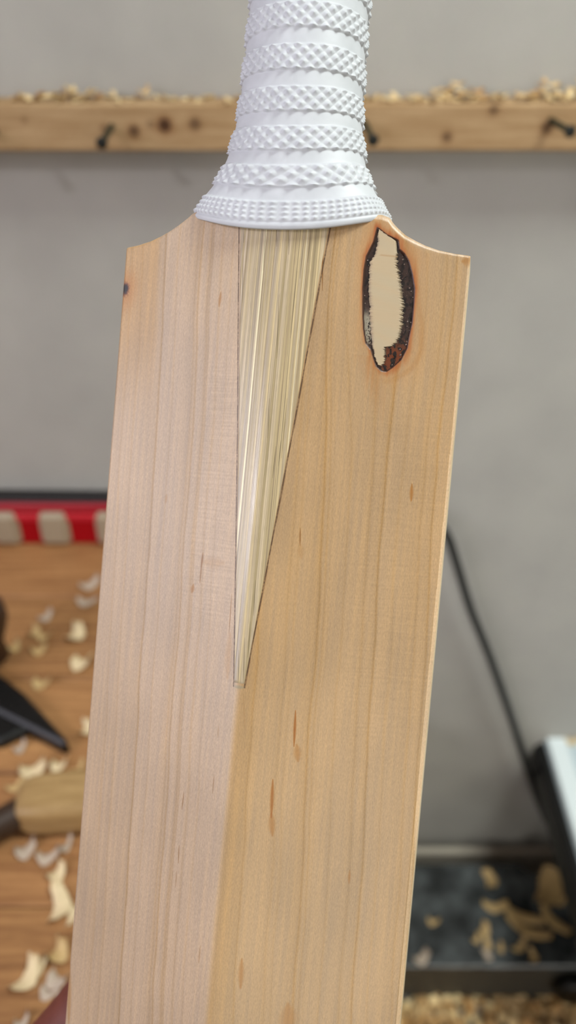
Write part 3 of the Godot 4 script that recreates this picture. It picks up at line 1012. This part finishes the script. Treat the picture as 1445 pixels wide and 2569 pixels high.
func nets(bones: Array, cell: float, k: float) -> ArrayMesh:
	var lo := Vector3(1e9, 1e9, 1e9)
	var hi := -lo
	for b in bones:
		var r := maxf(b[2], b[3]) + cell * 3
		for q in [b[0], b[1]]:
			lo = lo.min(q - Vector3(r, r, r))
			hi = hi.max(q + Vector3(r, r, r))
	var n := Vector3i(((hi - lo) / cell).ceil()) + Vector3i.ONE
	var d := PackedFloat32Array()
	d.resize(n.x * n.y * n.z)
	d.fill(1.0)
	for b in bones:
		var r: float = maxf(b[2], b[3]) + cell * 3 + k
		var c0 := Vector3i(((b[0].min(b[1]) - Vector3(r, r, r) - lo) / cell).floor()).clamp(Vector3i.ZERO, n - Vector3i.ONE)
		var c1 := Vector3i(((b[0].max(b[1]) + Vector3(r, r, r) - lo) / cell).ceil()).clamp(Vector3i.ZERO, n - Vector3i.ONE)
		for z in range(c0.z, c1.z + 1):
			for y in range(c0.y, c1.y + 1):
				for x in range(c0.x, c1.x + 1):
					var at := (z * n.y + y) * n.x + x
					var e := capsule(lo + Vector3(x, y, z) * cell, b[0], b[1], b[2], b[3])
					var h := clampf(0.5 + 0.5 * (d[at] - e) / k, 0, 1)
					d[at] = lerpf(d[at], e, h) - k * h * (1.0 - h)
	var id := {}
	var verts := PackedVector3Array()
	var norms := PackedVector3Array()
	for z in n.z - 1:
		for y in n.y - 1:
			for x in n.x - 1:
				var s := PackedFloat32Array()
				var sum := Vector3.ZERO
				var hits := 0
				for q in 8:
					s.append(d[((z + (q >> 2)) * n.y + y + ((q >> 1) & 1)) * n.x + x + (q & 1)])
				for q in 8:
					for ax in 3:
						if not (q >> ax) & 1:
							var o: int = q | (1 << ax)
							if (s[q] < 0) != (s[o] < 0):
								var a := Vector3(q & 1, (q >> 1) & 1, q >> 2)
								a[ax] = s[q] / (s[q] - s[o])
								sum += a
								hits += 1
				if hits:
					id[Vector3i(x, y, z)] = verts.size()
					verts.append(lo + (Vector3(x, y, z) + sum / hits) * cell)
					norms.append(Vector3(s[1] + s[3] + s[5] + s[7] - s[0] - s[2] - s[4] - s[6], s[2] + s[3] + s[6] + s[7] - s[0] - s[1] - s[4] - s[5], s[4] + s[5] + s[6] + s[7] - s[0] - s[1] - s[2] - s[3]).normalized())
	var index := PackedInt32Array()
	for c in id:
		for ax in 3:
			var b := Vector3i.ZERO; b[(ax + 1) % 3] = 1
			var e := Vector3i.ZERO; e[(ax + 2) % 3] = 1
			var w: Vector3i = c
			if not (id.has(w - b) and id.has(w - e) and id.has(w - b - e)):
				continue
			var w2 := w
			w2[ax] += 1
			if w2[ax] >= n[ax]: continue
			var s0 := d[(w.z * n.y + w.y) * n.x + w.x]
			var s1 := d[(w2.z * n.y + w2.y) * n.x + w2.x]
			if (s0 < 0) == (s1 < 0): continue
			var q := [id[w], id[w - b], id[w - b - e], id[w - e]]
			if s0 < 0:
				index.append_array(PackedInt32Array([q[0], q[2], q[1], q[0], q[3], q[2]]))
			else:
				index.append_array(PackedInt32Array([q[0], q[1], q[2], q[0], q[2], q[3]]))
	return surface_of(verts, norms, PackedVector2Array(), PackedColorArray(), index)

func build_person() -> void:
	var p := thing("person", "hand of a person holding the blade from behind at the lower left", "person")
	p.transform = bat_xf
	var back := -0.048
	var a := on_local(166, 2492, back)
	var b := on_local(84, 2569, back)
	var dir := (a - b).normalized()
	var nrm := Vector3(-dir.y, dir.x, 0)
	a -= nrm * 0.0055
	b -= nrm * 0.0055
	var knuckle := a - nrm * 0.021 + dir * 0.045
	var wrist := b - nrm * 0.026 - dir * 0.035
	var elbow := wrist - dir * 0.10 + Vector3(-0.02, -0.12, 0.03)
	var bones := [[elbow, wrist, 0.040, 0.026], [wrist, knuckle, 0.025, 0.016]]
	for f in 4:
		var root := wrist.lerp(knuckle, 0.85) + nrm * (0.022 - 0.0155 * f) + dir * 0.006 * (1.5 - absf(f - 1.3))
		bones.append([wrist + nrm * (0.012 - 0.008 * f), root, 0.015, 0.0115])
		var d1 := (dir + nrm * (0.16 - 0.12 * f)).normalized()
		var l: float = [0.040, 0.045, 0.042, 0.033][f]
		var k1 := root + d1 * l + Vector3(0, 0, 0.004)
		var k2 := k1 + d1 * l * 0.62 + Vector3(0, 0, 0.005)
		var k3 := k2 + d1 * l * 0.5 + Vector3(0, 0, 0.002)
		bones.append([root, k1, 0.0098, 0.0088])
		bones.append([k1, k2, 0.0088, 0.0080])
		bones.append([k2, k3, 0.0080, 0.0070])
	# the thumb lies along the upper side of the palm
	var tb := wrist + dir * 0.018 + nrm * 0.014 + Vector3(0, 0, 0.002)
	var t1 := a - nrm * 0.0085 + dir * 0.006
	bones.append([tb, t1, 0.0155, 0.0105])
	bones.append([t1, t1 + dir * 0.028 + nrm * 0.006, 0.0105, 0.0085])
	var skin := textured(noise_tex(128, 0.06, 61, Color(0.39, 0.20, 0.17), Color(0.47, 0.25, 0.20)), 0.5, 0.4)
	skin.uv1_triplanar = true
	skin.uv1_scale = Vector3(20, 20, 20)
	skin.subsurf_scatter_enabled = true
	skin.subsurf_scatter_strength = 0.08
	part("body", nets(bones, 0.003, 0.006), skin, p)

# ------------------------------------------------------------------ the batten on the wall and its nails
func build_batten() -> void:
	var length := 1.3
	var c := Vector3(0, 1.156, WALL + 0.019)
	var knots := []
	for q in [[335, 328, 0.0055, 0.6], [412, 313, 0.0062, 0.98], [377, 311, 0.004, 0.25], [488, 310, 0.0058, 0.45], [1120, 343, 0.005, 0.45], [1238, 275, 0.005, 0.4], [1372, 318, 0.006, 0.5], [262, 322, 0.004, 0.3], [60, 300, 0.003, 0.2]]:
		var p := at_z(q[0], q[1], WALL + 0.038)
		knots.append([(p.x + length / 2) / length, 0.5 - (p.y - c.y) / 0.038, q[2] / length, q[2] / 0.038, q[3]])
	var t := wood_tex(2048, 64, 51, Color(0.585, 0.468, 0.33), Color(0.675, 0.565, 0.425), knots)
	var m := textured(t, 0.65, 0.3)
	var uv := func(p: Vector3) -> Vector2: return Vector2(p.x / length + 0.5, 0.5 - p.y / 0.038) if p.z > 0.016 else Vector2(p.x / length + 0.5, 0.12 + 0.04 * p.z / 0.038)
	var o := part("wall_batten", box(Vector3(length, 0.038, 0.038), 0.002, Basis.IDENTITY, uv), m, self, c)
	tag(o, "long pale pine batten fixed along the grey wall, with dark knots and nails", "batten")
	# nails driven in at a slant, heads towards the room
	var steel := mat(Color(0.20, 0.22, 0.17), 0.45, 0.6)
	var labels := ["dark nail sticking out of the batten left of the grip", "dark nail sticking out of the batten just right of the grip", "dark nail sticking out at the right end of the batten", "dark nail at the far left end of the batten"]
	var spots := [[280, 318, 255, 359], [913, 306, 936, 352], [1382, 302, 1431, 330], [-12, 330, -60, 372]]
	for k in 4:
		var s: Array = spots[k]
		var a := at_z(s[0], s[1], WALL + 0.038)
		var b := at_z(s[2], s[3], WALL + 0.038 + 0.034)
		var n := thing("nail", labels[k], "nail", a, "nails along the wall batten")
		var d := (b - a).normalized()
		part("shank", tube([-d * 0.008, (b - a) * 0.5, b - a], [0.0026]), steel, n)
		part("head", tube([b - a - d * 0.0012, b - a - d * 0.001, b - a + d * 0.0008, b - a + d * 0.001], [0.0002, 0.005, 0.005, 0.0002]), mat(Color(0.13, 0.14, 0.13), 0.5, 0.4), n)

# ------------------------------------------------------------------ the left bench and what lies on it
func build_bench() -> void:
	var bench := thing("workbench", "low brown plank workbench along the wall at the left", "workbench", Vector3(-0.66, BENCH, -0.5))
	var r := RandomNumberGenerator.new()
	r.seed = 4
	var tex := []
	for k in 3:
		tex.append(textured(wood_tex(1024, 128, 70 + k, [Color(0.53, 0.365, 0.225), Color(0.50, 0.345, 0.21), Color(0.55, 0.385, 0.24)][k], [Color(0.67, 0.49, 0.315), Color(0.65, 0.475, 0.30), Color(0.70, 0.515, 0.33)][k], [[0.71 + 0.05 * k, 0.4, 0.006, 0.08, 0.4]]), 0.5, 0.4))
	var z := -0.3
	var k := 0
	while z < 0.33:
		var w: float = [0.118, 0.125, 0.11, 0.12, 0.115, 0.12][k % 6]
		var uv := func(p: Vector3) -> Vector2: return Vector2(p.x / 1.1 + 0.5, p.z / w + 0.5)
		part("plank", box(Vector3(1.1, 0.035, w - 0.0015), 0.0015, Basis.IDENTITY, uv), tex[k % 3], bench, Vector3(0, -0.0175 - 0.0003 * (k % 2), z + w / 2))
		z += w
		k += 1
	var dark := textured(tex[0].albedo_texture, 0.6)
	part("apron", box(Vector3(1.06, 0.09, 0.03), 0.002), dark, bench, Vector3(0, -0.085, z - 0.03))
	for sx in [-0.5, 0.5]:
		for sz in [-0.26, z - 0.06]:
			part("leg", box(Vector3(0.07, BENCH - 0.036 - FLOOR, 0.07), 0.003), dark, bench, Vector3(sx, -0.036 - (BENCH - 0.036 - FLOOR) / 2, sz))
	# red rail with cream pads, against the wall
	var zf := WALL + 0.024
	var left := at_z(-260, 1310, zf).x
	var right := at_z(330, 1310, zf).x
	var rail := thing("pad_rail", "long red rail with cream rounded pads standing at the back of the workbench", "tool rail", Vector3((left + right) / 2, BENCH, WALL + 0.012))
	var red := mat(Color(0.60, 0.03, 0.07), 0.5, 0.0, 0.25)
	part("rail_body", box(Vector3(right - left, 0.05, 0.020), 0.003), red, rail, Vector3(0, 0.025, 0))
	part("top_lip", box(Vector3(right - left, 0.012, 0.022), 0.003), mat(Color(0.62, 0.10, 0.16), 0.4), rail, Vector3(0, 0.054, 0))
	part("shade_strip", box(Vector3(right - left, 0.004, 0.022), 0.0015, Basis(Vector3.BACK, -0.012)), mat(Color(0.09, 0.075, 0.085), 0.5), rail, Vector3(0, 0.065, 0))  # dark strip standing in for the shadow line over the rail
	part("rib", box(Vector3(right - left, 0.012, 0.006), 0.0025), mat(Color(0.72, 0.09, 0.16), 0.35), rail, Vector3(0, 0.040, 0.0085))  # paler red bar added for the highlight along the rail
	var cream := mat(Color(0.61, 0.55, 0.46), 0.6)
	for q in [[-230, -150], [-100, -40], [-25, 46], [94, 172], [236, 312]]:
		var x0 := at_z(q[0], 1310, zf).x - rail.position.x
		var x1 := at_z(q[1], 1310, zf).x - rail.position.x
		part("cream_pad", box(Vector3(x1 - x0, 0.047, 0.014), 0.006), cream, rail, Vector3((x0 + x1) / 2, 0.0245, 0.0085))
	# black hand plane, only its toe and knob reach into the picture
	var y1 := BENCH + 0.014
	var corner := at_y(0, 1688, y1)
	var pl := thing("hand_plane", "black iron hand plane with a dark brown knob at the left edge of the workbench", "hand plane", Vector3(corner.x, BENCH, corner.z))
	var iron := mat(Color(0.035, 0.032, 0.034), 0.42, 0.2)
	for w in [["toe", [[-250, 1560], [0, 1688], [62, 1737], [162, 1846], [170, 1862], [158, 1866], [72, 1818], [-250, 1660]]], ["shadow_block", [[-330, 1640], [-40, 1760], [74, 1817], [0, 1852], [-330, 1850]]]]:  # second, lower black block stands in for the shadow below the toe
		var rel := []
		for q in w[1]:
			var p := at_y(q[0], q[1], y1)
			rel.append(Vector2(p.x - corner.x, p.z - corner.z))
		var hull := Array(Geometry2D.convex_hull(PackedVector2Array(rel)))
		hull.pop_back()
		part(w[0], prism(hull, 0.0, 0.014 if w[0] == "toe" else 0.011, 0.003), iron, pl)
	var kn := at_y(-12, 1640, y1)
	part("knob", lathe([[0.0, 0.0], [0.014, 0.0], [0.013, 0.006], [0.011, 0.018], [0.017, 0.034], [0.0215, 0.05], [0.020, 0.064], [0.012, 0.073], [0.0, 0.075]]), mat(Color(0.20, 0.115, 0.06), 0.35), pl, Vector3(kn.x, y1 - 0.002, kn.z) - pl.position)
	# wooden mallet lying on the bench, dark handle towards the left
	var mt := wood_tex(256, 128, 90, Color(0.56, 0.44, 0.27), Color(0.66, 0.54, 0.36))
	var mm := textured(mt, 0.5)
	var front := at_y(128, 2078, BENCH)
	var mal := thing("mallet", "rounded blond wooden mallet head with a dark handle lying on the workbench", "mallet", Vector3(front.x, BENCH, front.z))
	var hv := PackedVector3Array()
	var hs := Vector3(0.115, 0.036, 0.044)
	for j in 13:
		var u := PI * j / 12.0 - PI / 2
		for i in 49:
			var th := TAU * i / 48
			var e := 0.42
			hv.append(Vector3(signf(sin(th)) * pow(absf(sin(th)), e) * pow(maxf(cos(u), 0.0), 0.4) * hs.x / 2, signf(sin(u)) * pow(absf(sin(u)), 0.5) * hs.y / 2, signf(cos(th)) * pow(absf(cos(th)), e) * pow(maxf(cos(u), 0.0), 0.4) * hs.z / 2))
	var head := part("head", sheet(hv, 49, 13, PackedVector2Array(), PackedColorArray(), true), mm, mal, Vector3(0.030, 0.0185, -0.014))
	head.rotation.y = 0.10
	mm.uv1_triplanar = true
	mm.uv1_scale = Vector3(8, 8, 8)
	part("handle", tube([Vector3(-0.008, 0.020, -0.012), Vector3(-0.05, 0.019, 0.018), Vector3(-0.10, 0.017, 0.052), Vector3(-0.17, 0.015, 0.095), Vector3(-0.171, 0.015, 0.096)], [0.011, 0.012, 0.0135, 0.014, 0.002], 20), mat(Color(0.19, 0.115, 0.055), 0.5), mal)

# ------------------------------------------------------------------ the black machine at the right
func build_machine() -> void:
	var bl := at_y(1032, 2168, PLATE)
	var br := at_y(1308, 2166, PLATE)
	var fr := at_y(1345, 2425, PLATE)
	var base := Vector3(br.x, 0, br.z)
	var m := thing("planing_machine", "black bench planing machine with a pale metal bed standing on the floor at the right", "machine", base)
	var grime := textured(noise_tex(256, 0.012, 33, Color(0.10, 0.108, 0.11), Color(0.38, 0.40, 0.405), 4), 0.25, 0.5)
	grime.uv1_triplanar = true
	grime.uv1_scale = Vector3(5, 5, 5)
	var black := mat(Color(0.035, 0.037, 0.04), 0.4)
	var d := fr.z - br.z
	var x0 := bl.x - 0.10 - base.x
	part("base_plate", prism([Vector2(x0, 0), Vector2(-0.004, 0), Vector2(0.012, 0.018), Vector2(0.2, 0.018), Vector2(0.2, d), Vector2(x0, d)], PLATE - 0.010, PLATE, 0.002), grime, m)
	part("lower_body", prism([Vector2(x0 + 0.01, 0.02), Vector2(0.19, 0.02), Vector2(0.19, d - 0.012), Vector2(x0 + 0.01, d - 0.012)], FLOOR + 0.014, PLATE - 0.010), black, m)
	part("front_panel", box(Vector3(0.2 - x0 - 0.004, PLATE - 0.026 - FLOOR, 0.006), 0.001), mat(Color(0.25, 0.24, 0.215), 0.55), m, Vector3((0.2 + x0) / 2, (PLATE - 0.012 + FLOOR + 0.014) / 2, d - 0.008))
	for q in [[1022, 2500], [1400, 2520]]:
		var p := at_y(q[0], q[1], FLOOR + 0.01)
		part("foot", lathe([[0.0, 0.0], [0.016, 0.0], [0.016, 0.012], [0.013, 0.016], [0.0, 0.016]], 24), black, m, Vector3(p.x - base.x - (0.008 if q[0] < 1100 else 0.0), FLOOR, d - 0.012))
	# round black knob on the front
	var kp := at_z(1437, 2484, base.z + d + 0.010)
	var kv := lathe([[0.0, -0.004], [0.016, -0.004], [0.025, -0.002], [0.028, 0.004], [0.028, 0.014], [0.023, 0.019], [0.0, 0.020]], 36)
	var kn := part("knob", kv, mat(Color(0.02, 0.021, 0.024), 0.35), m, Vector3(kp.x - base.x, kp.y, d + 0.001))
	kn.rotation.x = PI / 2
	# the bed: a slab on a black body, seen along its left side
	var yb := 0.30
	var bed0 := at_y(1362, 1838, yb)
	var bed1 := at_y(1452, 2150, yb)
	var dirz := (bed1 - bed0)
	var side := Vector2(dirz.x, dirz.z).normalized()
	var o := Vector2(bed0.x - base.x, bed0.z - base.z)
	var across := Vector2(0.99, 0.05)
	var ln := 0.44
	var al := mat(Color(0.84, 0.90, 0.93), 0.3, 0.4)
	var bed := [o, o + across * 0.26, o + across * 0.26 + side * ln, o + side * ln]
	part("bed", prism(bed, yb - 0.006, yb, 0.0015), al, m)
	var rib := [o + across * 0.002 + side * 0.002, o + across * 0.030 + side * 0.002, o + across * 0.030 + side * (ln - 0.004), o + across * 0.002 + side * (ln - 0.004)]
	part("bed_rim", prism(rib, yb - 0.001, yb + 0.006, 0.001), mat(Color(0.93, 0.97, 0.98), 0.3, 0.2), m)
	var q0 := o - across * 0.014 - side * 0.004
	part("bed_side", prism([q0, q0 + across * 0.27, q0 + across * 0.27 + side * (ln + 0.008), q0 + side * (ln + 0.008)], yb - 0.052, yb - 0.006, 0.008), black, m)
	var post := [o + across * 0.07 + side * 0.04, o + across * 0.22 + side * 0.04, o + across * 0.22 + side * 0.19, o + across * 0.07 + side * 0.19]
	part("column", prism(post, PLATE, yb - 0.052), black, m)
	# power cord hanging along the wall into the machine
	var pts := []
	for q in [[960, 1260, 0.012], [1060, 1285, 0.02], [1118, 1337, 0.024], [1148, 1420, 0.022], [1182, 1530, 0.02], [1232, 1655, 0.02], [1290, 1820, 0.02], [1338, 1975, 0.022], [1372, 2060, 0.05]]:
		pts.append(at_z(q[0], q[1], WALL + q[2]))
	tag(part("power_cord", tube(smooth_line(pts), [0.0054]), mat(Color(0.10, 0.105, 0.10), 0.5), self), "dark grey power cord hanging down the wall to the machine", "cord")

# ------------------------------------------------------------------ shavings
func curl(length: float, width: float, bend: float, twist: float, sd: int) -> ArrayMesh:
	var r := RandomNumberGenerator.new()
	r.seed = sd
	var n := 14
	var v := PackedVector3Array()
	var rad := length / maxf(bend, 0.05)
	var low := 1e9
	for i in n + 1:
		var t := float(i) / n
		var a := (t - 0.35) * bend
		var rr := rad * (1.0 - 0.25 * t)
		var p := Vector3(rr * sin(a), rr * (1.0 - cos(a)), 0.004 * sin(t * 5.0))
		var up := Vector3(-sin(a), cos(a), 0)
		var tan := Vector3(cos(a), sin(a), 0)
		var w := width * 0.5 * (0.35 + 0.65 * sin(PI * clampf(0.12 + 0.8 * t, 0, 1))) * r.randf_range(0.88, 1.1)
		var sidev := Vector3.BACK.rotated(tan, twist * (t - 0.5))
		var upv := up.rotated(tan, twist * (t - 0.5))
		var th := 0.00025
		for q in [[-1.0, 1.0], [0.0, 1.4], [1.0, 1.0], [1.0, -1.0], [0.0, -0.6], [-1.0, -1.0], [-1.0, 1.0]]:
			var bow: float = width * 0.12 * (1.0 - q[0] * q[0])
			var s: Vector3 = p + sidev * (q[0] * w) + upv * (q[1] * th + bow)
			v.append(s)
			low = minf(low, s.y)
	for i in v.size():
		v[i].y -= low
	return sheet(v, 7, n + 1, PackedVector2Array(), PackedColorArray(), true)

func build_shavings() -> void:
	var cream := mat(Color(0.84, 0.755, 0.60), 0.6)
	var straw := mat(Color(0.74, 0.62, 0.42), 0.6)
	var greyish := mat(Color(0.70, 0.63, 0.56), 0.6)
	for m in [cream, straw, greyish]:
		m.backlight_enabled = true
		m.backlight = m.albedo_color * 0.25
	var kinds := {"c": cream, "s": straw, "g": greyish}
	var gb := "wood shavings lying on the workbench"
	var gm := "wood shavings lying on the base of the machine"
	# [x, y, length px, width px, turn, bend, twist, tone, label]
	var list := [
		[222, 1455, 62, 34, 0.3, 1.6, 0.5, "g", "dull beige shaving on the workbench nearest the red rail, against the blade edge"],
		[216, 1500, 60, 26, -0.3, 1.2, 0.4, "g", "dull flat shaving just below the one nearest the red rail"],
		[186, 1582, 70, 40, 1.0, 2.2, 0.7, "c", "bright upright curled shaving in the middle of the workbench"],
		[205, 1648, 66, 44, -0.4, 2.4, 0.4, "c", "bright curled shaving beside the blade edge, below the upright curl"],
		[112, 1538, 44, 26, 0.5, 1.2, 0.3, "g", "small dull shaving right of the plane knob, above its cluster"],
		[84, 1578, 40, 30, 0.9, 1.8, 0.5, "s", "topmost shaving of the loose cluster right of the plane knob"],
		[112, 1588, 38, 24, -0.4, 2.0, 0.5, "s", "right shaving of the loose cluster right of the plane knob"],
		[97, 1620, 50, 30, 0.2, 2.2, 0.6, "s", "lowest shaving of the loose cluster right of the plane knob"],
		[34, 1612, 42, 30, 0.6, 2.2, 0.3, "s", "straw coloured shaving close under the plane knob"],
		[105, 1702, 56, 34, -0.3, 2.0, 0.5, "s", "pale shaving just above the black toe of the plane"],
		[214, 1820, 50, 34, 1.1, 1.8, 0.5, "c", "shaving half hidden by the blade beyond the tip of the plane"],
		[82, 1916, 84, 46, 0.15, 2.0, 0.5, "c", "large bright shaving below the black plane"],
		[148, 1908, 52, 34, -0.2, 2.2, 0.4, "c", "smaller bright shaving lying against the top of the mallet head"],
		[192, 1920, 44, 20, 0.5, 1.0, 0.3, "s", "thin shaving between mallet head and blade edge"],
		[48, 1866, 40, 26, 0.4, 1.5, 0.5, "g", "greyish shaving under the plane near the left edge of the picture"],
		[36, 1962, 52, 22, 0.4, 0.9, 0.3, "s", "thin tan shaving left of the mallet head"],
		[62, 2118, 60, 40, 0.2, 1.4, 0.5, "g", "grey shaving in the shade of the dark mallet handle"],
		[118, 2136, 66, 34, -0.1, 1.6, 0.5, "g", "grey shaving directly below the mallet head"],
		[162, 2112, 50, 22, 0.5, 1.4, 0.3, "g", "thin grey shaving at the right foot of the mallet head"],
		[140, 2178, 66, 36, 0.6, 2.4, 0.6, "c", "cream shaving below the grey ones under the mallet"],
		[144, 2262, 112, 44, 1.5, 1.4, 1.0, "c", "tall folded cream shaving leaning beside the blade edge"],
		[168, 2285, 90, 26, 1.9, 1.0, 0.5, "c", "long narrow shaving lying against the tall folded one"],
		[142, 2375, 72, 46, 0.8, 2.2, 0.7, "s", "tan curled shaving below the tall folded one"],
		[62, 2440, 110, 44, 0.9, 1.9, 0.9, "c", "large twisted shaving near the lower left corner"],
		[92, 2412, 60, 34, 0.2, 1.8, 0.4, "c", "shaving lying over the upper end of the large twisted one"],
		[146, 2442, 70, 40, -0.7, 2.2, 0.6, "g", "pinkish grey shaving just above the hand"],
		[125, 2478, 60, 26, -0.5, 1.6, 0.4, "g", "narrow grey shaving nearest the hand"],
		[54, 2552, 46, 30, 0.2, 2.0, 0.4, "g", "shaving at the bottom edge of the picture, left of the hand"],
	]
	place(list, BENCH, gb, kinds)
	place([
		[1228, 2200, 54, 30, 1.5, 1.5, 0.4, "s", "upright shaving near the back edge of the machine base"],
		[1237, 2263, 72, 28, -0.25, 1.4, 0.3, "s", "curved brown shaving in the middle of the machine base"],
		[1300, 2283, 120, 26, -0.6, 0.8, 0.6, "s", "long pale shaving slanting across the machine base, upper of two"],
		[1315, 2318, 130, 28, -0.65, 1.2, 0.5, "s", "long hooked shaving slanting across the machine base, lower of two"],
		[1386, 2295, 100, 28, -1.1, 0.8, 0.5, "s", "shaving slanting under the bed of the machine"],
		[1372, 2215, 110, 62, 1.0, 1.0, 0.4, "s", "broad tan shaving leaning under the edge of the machine bed"],
		[1400, 2255, 50, 16, 0.1, 0.8, 0.3, "s", "thin shaving right of the broad tan one under the bed"],
		[1212, 2325, 40, 24, 0.7, 1.8, 0.4, "s", "small crumpled shaving below the curved brown one"],
		[1192, 2350, 30, 16, 0.4, 1.4, 0.4, "s", "small shaving lying leftmost of the crumbs on the machine base"],
		[1218, 2365, 50, 18, 1.2, 1.0, 0.4, "s", "narrow shaving near the front edge of the machine base"],
		[1252, 2372, 28, 18, 0.5, 1.6, 0.3, "s", "tiny shaving right of the narrow one at the front of the machine base"],
		[1298, 2368, 56, 18, 0.4, 1.4, 0.5, "s", "bent shaving below the hooked end of the long one"],
		[1334, 2395, 40, 18, 1.2, 1.2, 0.3, "s", "shaving at the front right corner of the machine base"],
		[1085, 2304, 34, 18, -0.5, 1.4, 0.3, "s", "lone small shaving on the bare left half of the machine base"],
		[1054, 2395, 52, 26, 0.3, 1.6, 0.4, "g", "grey shaving at the front of the machine base beside the blade"],
		[1220, 2394, 30, 20, 1.3, 1.4, 0.3, "g", "whitish chip at the front edge of the machine base"],
	], PLATE, gm, kinds)
	place([[1418, 1822, 46, 26, 0.6, 2.0, 0.5, "g", "pale shaving at the far end of the metal bed"], [1432, 1850, 50, 22, -0.3, 1.6, 0.5, "c", "thin cream shaving on the metal bed below the far one"]], 0.301, "shavings on the metal bed", kinds)
	# what nobody could count: the chaff along the batten and the heap on the floor
	var r := RandomNumberGenerator.new()
	r.seed = 8
	var xf := []
	for k in 900:
		var x := r.randf_range(-0.6, 0.6)
		var px := 722.5 + x / 0.00036
		var amount := 0.18 + 0.75 * exp(-pow((px - 1130) / 55.0, 2)) + 0.8 * smoothstep(1260, 1340, px) + 0.45 * exp(-pow((px - 200) / 60.0, 2)) + 0.25 * exp(-pow((px - 360) / 60.0, 2))
		if r.randf() > amount: continue
		xf.append(Transform3D(Basis.from_euler(Vector3(r.randf() * 0.8 - 0.4, r.randf() * TAU, r.randf() * 0.8 - 0.4)).scaled(Vector3.ONE * r.randf_range(0.4, 1.0)), Vector3(x, 1.175 + r.randf() * r.randf() * 0.016 * amount, WALL + r.randf_range(0.006, 0.034))))
	stuff("batten_chaff", "fine pale wood chaff heaped along the top of the wall batten", "wood chaff", curl(0.016, 0.009, 1.8, 0.5, 5), mat(Color(0.86, 0.77, 0.60), 0.6), xf)
	xf = []
	for k in 4500:
		var p := Vector3(r.randf_range(-0.05, 0.75), 0, r.randf_range(-0.60, -0.25))
		xf.append(Transform3D(Basis.from_euler(Vector3(r.randf() * 1.4 - 0.7, r.randf() * TAU, r.randf() * 1.4 - 0.7)).scaled(Vector3.ONE * r.randf_range(0.5, 1.3)), p + Vector3(0, FLOOR + r.randf() * 0.016, 0)))
	stuff("floor_shavings", "thick litter of wood shavings covering the floor in front of the machine", "wood shavings", curl(0.024, 0.012, 2.0, 0.6, 6), mat(Color(0.97, 0.87, 0.68), 0.6), xf)

func place(list: Array, y: float, group: String, kinds: Dictionary) -> void:
	var sd := 100 + int(y * 1000)
	for q in list:
		sd += 1
		var p := at_y(q[0], q[1] + q[3] * 0.35, y)
		var per := 1.0 / FOCAL * (p - EYE).dot(-cam_basis.z)
		var o := part("wood_shaving", curl(q[2] * per * 1.15, q[3] * per, q[5], q[6], sd), kinds[q[7]], self, p)
		o.rotation.y = q[4]
		tag(o, q[8], "wood shaving", group)

func stuff(called: String, label: String, category: String, mesh: Mesh, m: Material, xf: Array) -> void:
	var r := RandomNumberGenerator.new()
	r.seed = xf.size()
	m.vertex_color_use_as_albedo = true
	var mm := MultiMesh.new()
	mm.transform_format = MultiMesh.TRANSFORM_3D
	mm.use_colors = true
	mm.mesh = mesh
	mm.instance_count = xf.size()
	for i in xf.size():
		mm.set_instance_transform(i, xf[i])
		mm.set_instance_color(i, Color(0.55, 0.36, 0.19).lerp(Color(1.0, 0.97, 0.88), clampf(r.randf() * 1.5, 0, 1)))
	var o := MultiMeshInstance3D.new()
	o.name = numbered(called)
	o.multimesh = mm
	o.material_override = m
	add_child(o)
	o.set_meta("kind", "stuff")
	tag(o, label, category)
